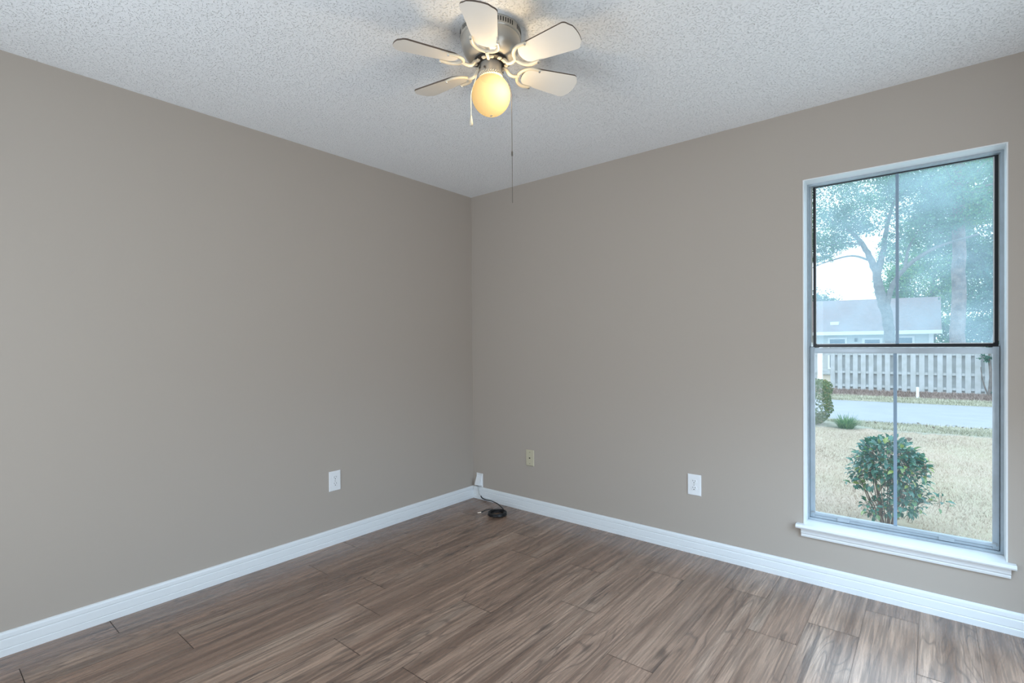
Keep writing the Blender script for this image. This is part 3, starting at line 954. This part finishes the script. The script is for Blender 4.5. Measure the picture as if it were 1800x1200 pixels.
TG = 'trees beyond the fence'
YO = 22.0
tree('oak_tree', 'large oak with a forked grey trunk in front of the neighbour roof', (1.65, YO, G(YO)),
     [([(1.68, YO, G(YO) - .05), (1.64, YO, .6), (1.62, YO, 1.5), (1.52, YO, 2.4), (1.44, YO, 2.9)], .17, .19),
      ([(1.46, YO, 2.7), (1.30, YO, 3.3), (1.22, YO - .1, 3.9), (1.05, YO - .2, 4.5), (.75, YO - .3, 5.2), (.2, YO - .5, 6.0)], .20, .06),
      ([(1.22, YO - .1, 3.9), (1.40, YO, 4.8), (1.55, YO, 5.9), (1.9, YO, 7.2)], .13, .04),
      ([(1.50, YO, 2.6), (1.62, YO, 3.2), (1.85, YO - .1, 3.75), (2.30, YO - .2, 4.30), (2.9, YO - .3, 4.7), (3.35, YO - .3, 4.88), (4.2, YO - .3, 5.1)], .11, .035),
      ([(2.1, YO - .2, 4.1), (2.25, YO, 5.0), (2.7, YO, 5.8)], .06, .025),
      ([(.75, YO - .3, 5.2), (-.2, YO - .6, 5.25), (-1.3, YO - .8, 4.9)], .05, .012),
      ([(1.05, YO - .2, 4.5), (.4, YO - .4, 4.75), (-.5, YO - .6, 4.55), (-1.2, YO - .7, 4.25)], .05, .010)],
     [(-.6, YO - .8, 6.1, 1.7, 1.4, .8, 2600), (.7, YO - .3, 6.3, 1.4, 1.2, .8, 2200), (-.7, YO - .6, 5.25, 1.4, 1.0, .38, 1500),
      (-.6, YO, 8.0, 2.0, 1.6, .9, 2400), (1.2, YO, 7.6, 1.6, 1.6, .9, 2200), (2.7, YO, 7.0, 1.4, 1.3, 1.1, 2400), (2.7, YO - .2, 5.6, 1.0, .9, .6, 1300),
      (-.9, YO - .5, 4.75, .9, .6, .16, 420), (1.7, YO, 5.0, .5, .5, .8, 500), (3.6, YO, 6.2, 1.2, 1.1, .8, 1500), (1.0, YO, 9.4, 2.6, 1.8, .9, 2400)],
     M['leaf_oak'], M['bark'], .105, TG, twigs=110, aspect=.45)
tree('pine_tree', 'tall straight pine trunk rising past the right end of the neighbour house', (3.62, 23, G(23)),
     [([(3.66, 23, G(23) - .05), (3.66, 23, 1.2), (3.70, 23, 4.0), (3.70, 23, 7.5), (3.72, 23, 12)], .27, .15),
      ([(3.70, 23, 4.1), (3.74, 22.74, 4.25), (3.74, 22.7, 4.4)], .16, .10),
      ([(3.70, 23, 6.4), (3.2, 22.8, 6.9), (2.6, 22.6, 7.1)], .06, .02), ([(3.70, 23, 6.6), (4.3, 22.8, 7.0), (4.9, 22.6, 7.0)], .06, .02)],
     [(3.7, 23, 7.3, 1.4, 1.0, .7, 1100), (4.6, 22.8, 8.4, 1.4, 1.2, .7, 1300), (3.0, 23, 8.9, 1.5, 1.2, .7, 1200), (4.3, 22.6, 5.9, .9, .5, .5, 500)],
     M['leaf_green'], M['pinebark'], .14, TG, twigs=30, aspect=.25)
def far_(x, y, z, k=1.17): return (2.89 + (x - 2.89) * k, -2.99 + (y + 2.99) * k, 1.24 + (z - 1.24) * k)
def fare(e, k=1.17): return (*far_(*e[:3], k), e[3] * k, e[4] * k, e[5] * k, e[6])
BT = far_(2.9, 34, 3)
tree('bushy_tree', 'bright yellow-green leafy tree behind the right end of the house roof', (BT[0], BT[1], G(40)),
     [([(BT[0], BT[1], G(40)), (BT[0], BT[1], 3), (BT[0] + .1, BT[1], 6)], .25, .1)],
     [fare(e) for e in ((2.6, 34, 4.6, 1.6, 1.5, 1.5, 3600), (3.4, 33.8, 3.0, 1.0, .9, 1.5, 2200), (4.0, 34, 5.6, 1.5, 1.5, 1.6, 2600), (1.3, 35, 4.5, .8, 1, 1.1, 1300), (1.7, 35, 6.2, 1.2, 1, 1.2, 1800), (3.7, 34, 1.2, .7, .6, .9, 1300), (4.6, 34, 1.6, .8, .6, 1.2, 900))],
     M['leaf_green'], M['bark'], .17, TG)
tree('dense_tree', 'dense dark green tree low on the right of the pine trunk', (5.3, 24.5, G(24)),
     [([(5.3, 24.5, G(24)), (5.2, 24.5, 2), (5.1, 24.5, 4)], .12, .05)],
     [(4.9, 24.5, 2.3, 1.0, 1.0, 1.2, 3200), (5.6, 24.5, 3.3, 1.1, 1.0, 1.3, 2600), (4.55, 24.7, 1.3, .7, .7, .9, 1600), (5.9, 24.5, 1.4, 1.2, 1, 1.2, 1800)],
     M['leaf_dark'], M['bark'], .11, TG)
tree('leafy_tree', 'tall mid-green tree filling the top right of the view outside', (5.4, 29, G(29)),
     [([(5.4, 29, G(29)), (5.3, 29, 5), (5.2, 29, 9)], .25, .08)],
     [(5.0, 29, 6.4, 1.9, 1.6, 1.5, 4200), (4.3, 29, 8.8, 2.0, 1.6, 1.4, 3800), (6.4, 29, 8.6, 1.8, 1.6, 1.6, 2600), (5.9, 29, 4.6, 1.5, 1.4, 1.4, 2600), (4.4, 29.5, 4.2, .9, 1, 1.6, 2200), (3.2, 30, 7.0, 1.5, 1.4, 1.6, 3000), (2.8, 30, 9.8, 2.2, 1.6, 1.2, 2800)],
     M['leaf_oak'], M['bark'], .15, TG)
tree('distant_tree', 'pale distant tree above the left part of the house roof', (-4.2, 45, G(45)),
     [([(-4.2, 45, G(45)), (-4.2, 45, 3), (-4.2, 45, 5)], .25, .1)],
     [(-5.0, 45, 4.2, 1.9, 1.6, 1.7, 2200), (-3.3, 45, 3.8, 1.0, 1.2, 1.2, 1200), (-1.9, 45.5, 3.8, .9, 1.0, .7, 700), (-7.5, 45, 4.6, 2.0, 1.6, 2.0, 1500)],
     M['leaf_far'], M['bark'], .18, TG)
tree('slender_tree', 'slender young tree in front of the right end of the fence', (4.30, 18.9, G(19)),
     [([(4.30, 18.9, G(19)), (4.33, 18.9, .1), (4.30, 18.9, .9), (4.42, 18.9, 1.6)], .05, .02), ([(4.33, 18.9, .2), (4.48, 18.9, .7), (4.62, 18.9, 1.2)], .028, .012),
      ([(4.27, 18.9, G(19)), (4.14, 18.9, .05), (4.10, 18.9, .45)], .022, .01)],
     [(4.2, 18.85, .72, .17, .15, .12, 110), (4.45, 18.85, 1.15, .3, .2, .25, 170), (4.5, 18.85, -.28, .2, .15, .10, 100)],
     M['leaf_dark'], M['bark'], .07, TG)

# ------------------------------------------------------------------ fence
FYY = 19.2
fn = empty('wooden_fence', (2.3, FYY, G(FYY)))
tag(fn, 'weathered grey board fence on the far side of the street', 'fence')
gz = G(FYY) + .02
b = MB()
for zz in (gz + .10, gz + .585, gz + 1.245):
    b.box((-7, FYY - .02, zz), (11, FYY + .06, zz + .085))
b.build('rails', M['fence'], fn)
PITCH = .235
x = -5.35
bk = MB()
while x < 10.5:
    w = .142 + random.uniform(-.004, .004)
    top = 1.145 + random.uniform(-.012, .012); xx = x + random.uniform(-.006, .006)
    if not (-.48 < x < -.12):
        b = MB(); b.box((xx - w / 2, FYY - .041, gz + random.uniform(-.02, .03)), (xx + w / 2, FYY - .021, top), bev=.003, seg=1)
        b.build('picket', M['fence'], fn)
        bk.box((xx + PITCH / 2 - .070, FYY + .061, gz + .03), (xx + PITCH / 2 + .070, FYY + .081, top))
    x += PITCH
bk.build('back_boards', M['fence'], fn)
wp = empty('fence_gate_post', (-.325, FYY - .135, G(FYY)))
tag(wp, 'white square post at the fence gap above the hedge', 'post')
b = MB(); b.box((-.40, FYY - .21, gz - .03), (-.25, FYY - .06, 1.16), bev=.006); b.build('shaft', M['whitepaint'], wp)
b = MB(); b.box((-.42, FYY - .23, 1.16), (-.23, FYY - .04, 1.20), bev=.01); b.build('cap', M['whitepaint'], wp)
st = MB(); st.box((2.535, 16.52, G(16.5)), (2.605, 16.55, G(16.5) + .34), bev=.004)
tag(st.build('marker_stake', M['whitepaint'], origin=(2.57, 16.535, G(16.5))), 'short white marker stake on the verge across the street', 'stake')

# ------------------------------------------------------------------ neighbour house
hs = empty('house', (-2, 29, G(29)))
tag(hs, 'single-storey pale house with a brown shingle roof behind the fence', 'house')
YH = 29.6
b = MB()
b.box((-11, YH, G(29)), (2.95, YH + 7, 1.66))
# clapboard lines: thin overlapping boards
z = G(29) + .05
while z < 1.64:
    b.box((-11.01, YH - .02, z), (2.96, YH, z + .15)); z += .165
b.build('walls', M['siding'], hs)
b = MB()
vs = [(-11.5, 29.0, 1.72), (3.28, 29.0, 1.72), (3.28, 33.1, 3.62), (-11.5, 33.1, 3.86)]
vs += [(-11.5, 37.2, 1.72), (3.28, 37.2, 1.72)]
t_ = .10
vs2 = [(x_, y_, z_ + t_) for x_, y_, z_ in vs]
b.add(vs + vs2, [(0, 1, 2, 3), (3, 2, 5, 4), (6, 9, 8, 7), (9, 10, 11, 8), (0, 6, 7, 1), (1, 7, 8, 2), (2, 8, 11, 5), (0, 3, 9, 6), (3, 4, 10, 9), (4, 5, 11, 10)])
b.build('roof', M['roof'], hs)
b = MB(); b.add([(2.95, YH, 1.6), (2.95, YH + 7, 1.6), (2.95, 33.1, 3.55)], [(0, 1, 2)]); b.build('gable', M['siding'], hs)
b = MB(); b.box((-11.5, 28.93, 1.66), (3.30, 29.0, 1.84)); b.box((2.80, YH - .06, G(29)), (2.98, YH, 1.7)); b.build('fascia', M['whitepaint'], hs)
for (xa, xb, za, zb) in ((-1.40, -.70, -.1, 1.44), (1.55, 2.15, .1, 1.48), (-4.2, -3.2, -.1, 1.44)):
    b = MB(); e = .09
    b.box((xa - e, YH - .06, zb), (xb + e, YH - .02, zb + e)); b.box((xa - e, YH - .06, za - e), (xb + e, YH - .02, za))
    b.box((xa - e, YH - .06, za), (xa, YH - .02, zb)); b.box((xb, YH - .06, za), (xb + e, YH - .02, zb)); b.box((xa, YH - .05, (za + zb) / 2 - .02), (xb, YH - .025, (za + zb) / 2 + .02))
    wf = b.build('window', M['whitepaint'], hs)
    b = MB(); b.box((xa, YH - .035, za), (xb, YH - .028, zb)); b.build('pane', M['winglass'], wf)
b = MB(); b.box((0.06, YH - .06, G(29)), (.94, YH - .02, 1.50)); dr = b.build('door', M['whitepaint'], hs)
b = MB(); b.box((.18, YH - .07, .9), (.82, YH - .055, 1.40)); b.build('pane', M['winglass'], dr)
b = MB(); b.box((-.27, YH - .12, 1.30), (-.15, YH - .02, 1.48), bev=.02); b.build('wall_lamp', M['dark'], hs)
b = MB(); b.box((-1.42, 29.9, 2.17), (-1.02, 30.1, 2.40), bev=.02); b.build('roof_vent', M['whitepaint'], hs)

# ------------------------------------------------------------------ shrubs
def leaf_shape(cent, direc, nrm, l, w):
    """pointed folded leaf of four quads"""
    d = Vector(direc).normalized(); n = Vector(nrm); n = (n - d * n.dot(d)).normalized(); s = d.cross(n)
    c = Vector(cent)
    P = []
    for t, ww, dr in ((0, .12, 0), (.35, 1.0, .05), (.7, .75, .02), (1.0, .04, -.14)):
        m_ = c + d * (l * t) + n * (dr * l)
        P += [m_ - s * (w * ww * .5) + n * (w * ww * .16), m_, m_ + s * (w * ww * .5) + n * (w * ww * .16)]
    F = []
    for i in range(3):
        a = i * 3; F += [(a, a + 1, a + 4, a + 3), (a + 1, a + 2, a + 5, a + 4)]
    return P, F


def broadleaf(name, label, base, ells, nleaf, size, stems):
    t = empty(name, base); tag(t, label, 'shrub')
    sb = MB()
    for P, r0, r1 in stems:
        pp = smooth_path(P, 5); n = len(pp)
        sb.tube(pp, [r0 + (r1 - r0) * i / (n - 1) for i in range(n)], 6)
    V = []; F = []; Rn = []
    tot = sum(e[6] for e in ells)
    for (cx, cy, cz, rx, ry, rz, wgt, bright) in ells:
        for _ in range(int(nleaf * wgt / tot)):
            d = Vector((random.gauss(0, 1), random.gauss(0, 1), random.gauss(0, 1) + .25)).normalized()
            rr = random.uniform(.62, 1.04)
            c = Vector((cx + d.x * rx * rr, cy + d.y * ry * rr, cz + d.z * rz * rr))
            dr = (d + Vector((random.gauss(0, .6), random.gauss(0, .6), random.gauss(-.15, .5)))).normalized()
            nr = Vector((d.x * .5 + random.gauss(0, .35), d.y * .5 + random.gauss(0, .35), .9))
            l = size * random.uniform(.65, 1.25)
            P, fc = leaf_shape(c, dr, nr, l, l * random.uniform(.48, .62))
            k = len(V); V += P; F += [tuple(i + k for i in q) for q in fc]
            rv = min(1, max(0, random.betavariate(1.8, 3.2) + (random.random() < bright) * .5))
            Rn += [rv] * len(fc)
            if random.random() < .35:
                sb.tube([c, Vector((c.x * .6 + cx * .4, c.y * .6 + cy * .4, c.z - .06))], .0016, 4)
    sb.build('stems', M['stem'], t, smooth=60)
    o = leafmesh('foliage', np.array([tuple(p) for p in V]), np.array(F), Rn, M['leaf_shrub'], t)
    o.data.polygons.foreach_set('use_smooth', [True] * len(o.data.polygons))
    return t


bx_, by_ = 2.60, 2.45
bz = G(by_) - .02
stems = []
for k in range(26):
    a = random.uniform(0, 2 * PI); q = random.uniform(.08, .24)
    e = (bx_ + math.cos(a) * q, by_ + math.sin(a) * q, random.uniform(-.02, .30))
    stems.append(([(bx_ + math.cos(a) * .04, by_ + math.sin(a) * .04, bz), (bx_ + math.cos(a) * q * .55, by_ + math.sin(a) * q * .55, bz + .18), e], .006, .0025))
stems.append(([(2.78, 2.40, -.12), (2.88, 2.36, -.06), (2.97, 2.33, -.05)], .003, .0015))
broadleaf('broadleaf_shrub', 'round glossy green shrub on the lawn just outside the window', (bx_, by_, bz),
          [(2.60, 2.45, .205, .232, .24, .205, 430, .10), (2.50, 2.40, .10, .18, .2, .14, 90, .05), (2.74, 2.42, .10, .15, .18, .22, 150, .06),
           (2.72, 2.40, -.10, .15, .16, .12, 120, .02), (2.52, 2.36, -.18, .11, .12, .07, 45, .02), (2.36, 2.40, .0, .05, .08, .05, 14, .2), (2.95, 2.34, -.05, .05, .03, .06, 9, .5), (2.85, 2.40, .20, .03, .04, .07, 7, .8)],
          1500, .055, stems)

hd_ = empty('clipped_hedge', (1.0, 8.75, G(8.75))); tag(hd_, 'clipped green hedge at the left edge of the lawn by the street', 'hedge')
pts = []
while len(pts) < 6500:
    p = np.array([random.uniform(-1, 1), random.uniform(-1, 1), random.uniform(-1, 1)])
    q = np.abs(p)
    if (q ** 5).sum() > 1 or (q ** 5).sum() < .25: continue
    wob = 1 + .05 * math.sin(p[2] * 6 + p[0] * 4)
    pts.append((.93 + p[0] * .43 * wob - (.03 if p[2] < -.5 else 0), 8.8 + p[1] * .40, .075 + p[2] * .44))
pts = np.array(pts); v, f = leaves(pts, .042, aspect=.6)
leafmesh('foliage', v, f, np.clip(RNG.beta(2, 2.6, len(pts)) + .25 * (RNG.uniform(0, 1, len(pts)) < .08), 0, 1), M['leaf_hedge'], hd_)
b = MB()
for k in range(7):
    a = random.uniform(-.28, .28); b.tube([(.93 + a * .5, 8.8 + random.uniform(-.1, .1), G(8.8) - .02), (.93 + a, 8.8 + random.uniform(-.2, .2), .1), (.93 + a * 1.2, 8.8, .4)], [.014, .009, .004], 6)
b.build('stems', M['stem'], hd_)

cl = empty('grass_clump', (1.64, 8.50, G(8.50))); tag(cl, 'low clump of long green strap leaves beside the hedge', 'plant')
V = []; F = []; Rn = []
for k in range(420):
    a = random.uniform(0, 2 * PI); q = random.uniform(.0, .12); l = random.uniform(.20, .34); lean = random.uniform(.25, 1.0)
    c = Vector((1.64 + math.cos(a) * q, 8.50 + math.sin(a) * q, G(8.5) - .02))
    d = Vector((math.cos(a), math.sin(a), 0)); s = Vector((-math.sin(a), math.cos(a), 0)) * .006
    n0 = len(V)
    for t in (0, .35, .7, 1.0):
        m_ = c + d * (l * lean * t) + Vector((0, 0, l * (1.15 * t - lean * .8 * t * t)))
        w_ = 1 - t * .85
        V += [m_ - s * w_, m_ + s * w_]
    for i in range(3): F.append((n0 + 2 * i, n0 + 2 * i + 1, n0 + 2 * i + 3, n0 + 2 * i + 2)); Rn.append(random.random())
leafmesh('foliage', np.array([tuple(p) for p in V]), np.array(F), Rn, M['leaf_clump'], cl)

# fallen leaves at the street edge and on the lawn
first = None
for k in range(22):
    if k == 0: p = (2.62, 7.45)
    elif k == 1: p = (2.55, 6.2)
    else:
        p = (1.9 + .112 * (k - 2) + random.uniform(-.02, .02), random.uniform(9.2, 9.8) + .1 * (.112 * k))
    if first is None:
        V, Fc = leaf_shape((-.06, 0, .004), (1, 0, .5), (0, 0, 1), .13, .08)
        b = MB(); b.add([tuple(q) for q in V], Fc); first = b.build('fallen_leaf', M['deadleaf']); o = first
    else:
        o = first.copy(); COL.objects.link(o)
    o.location = (p[0], p[1], G(p[1]) + .004); o.rotation_euler = (0, 0, random.uniform(0, 6.28))
    s_ = 1.0 if k == 0 else random.uniform(.35, .7); o.scale = (s_, s_, s_)
    if k == 0: tag(o, 'dark curled fallen leaf lying alone on the lawn behind the shrub', 'leaf')
    elif k == 1: tag(o, 'small dark fallen leaf on the lawn just above the shrub top', 'leaf')
    else: tag(o, 'dark fallen leaf scattered along the near edge of the street', 'leaf', 'fallen leaves along the street edge')
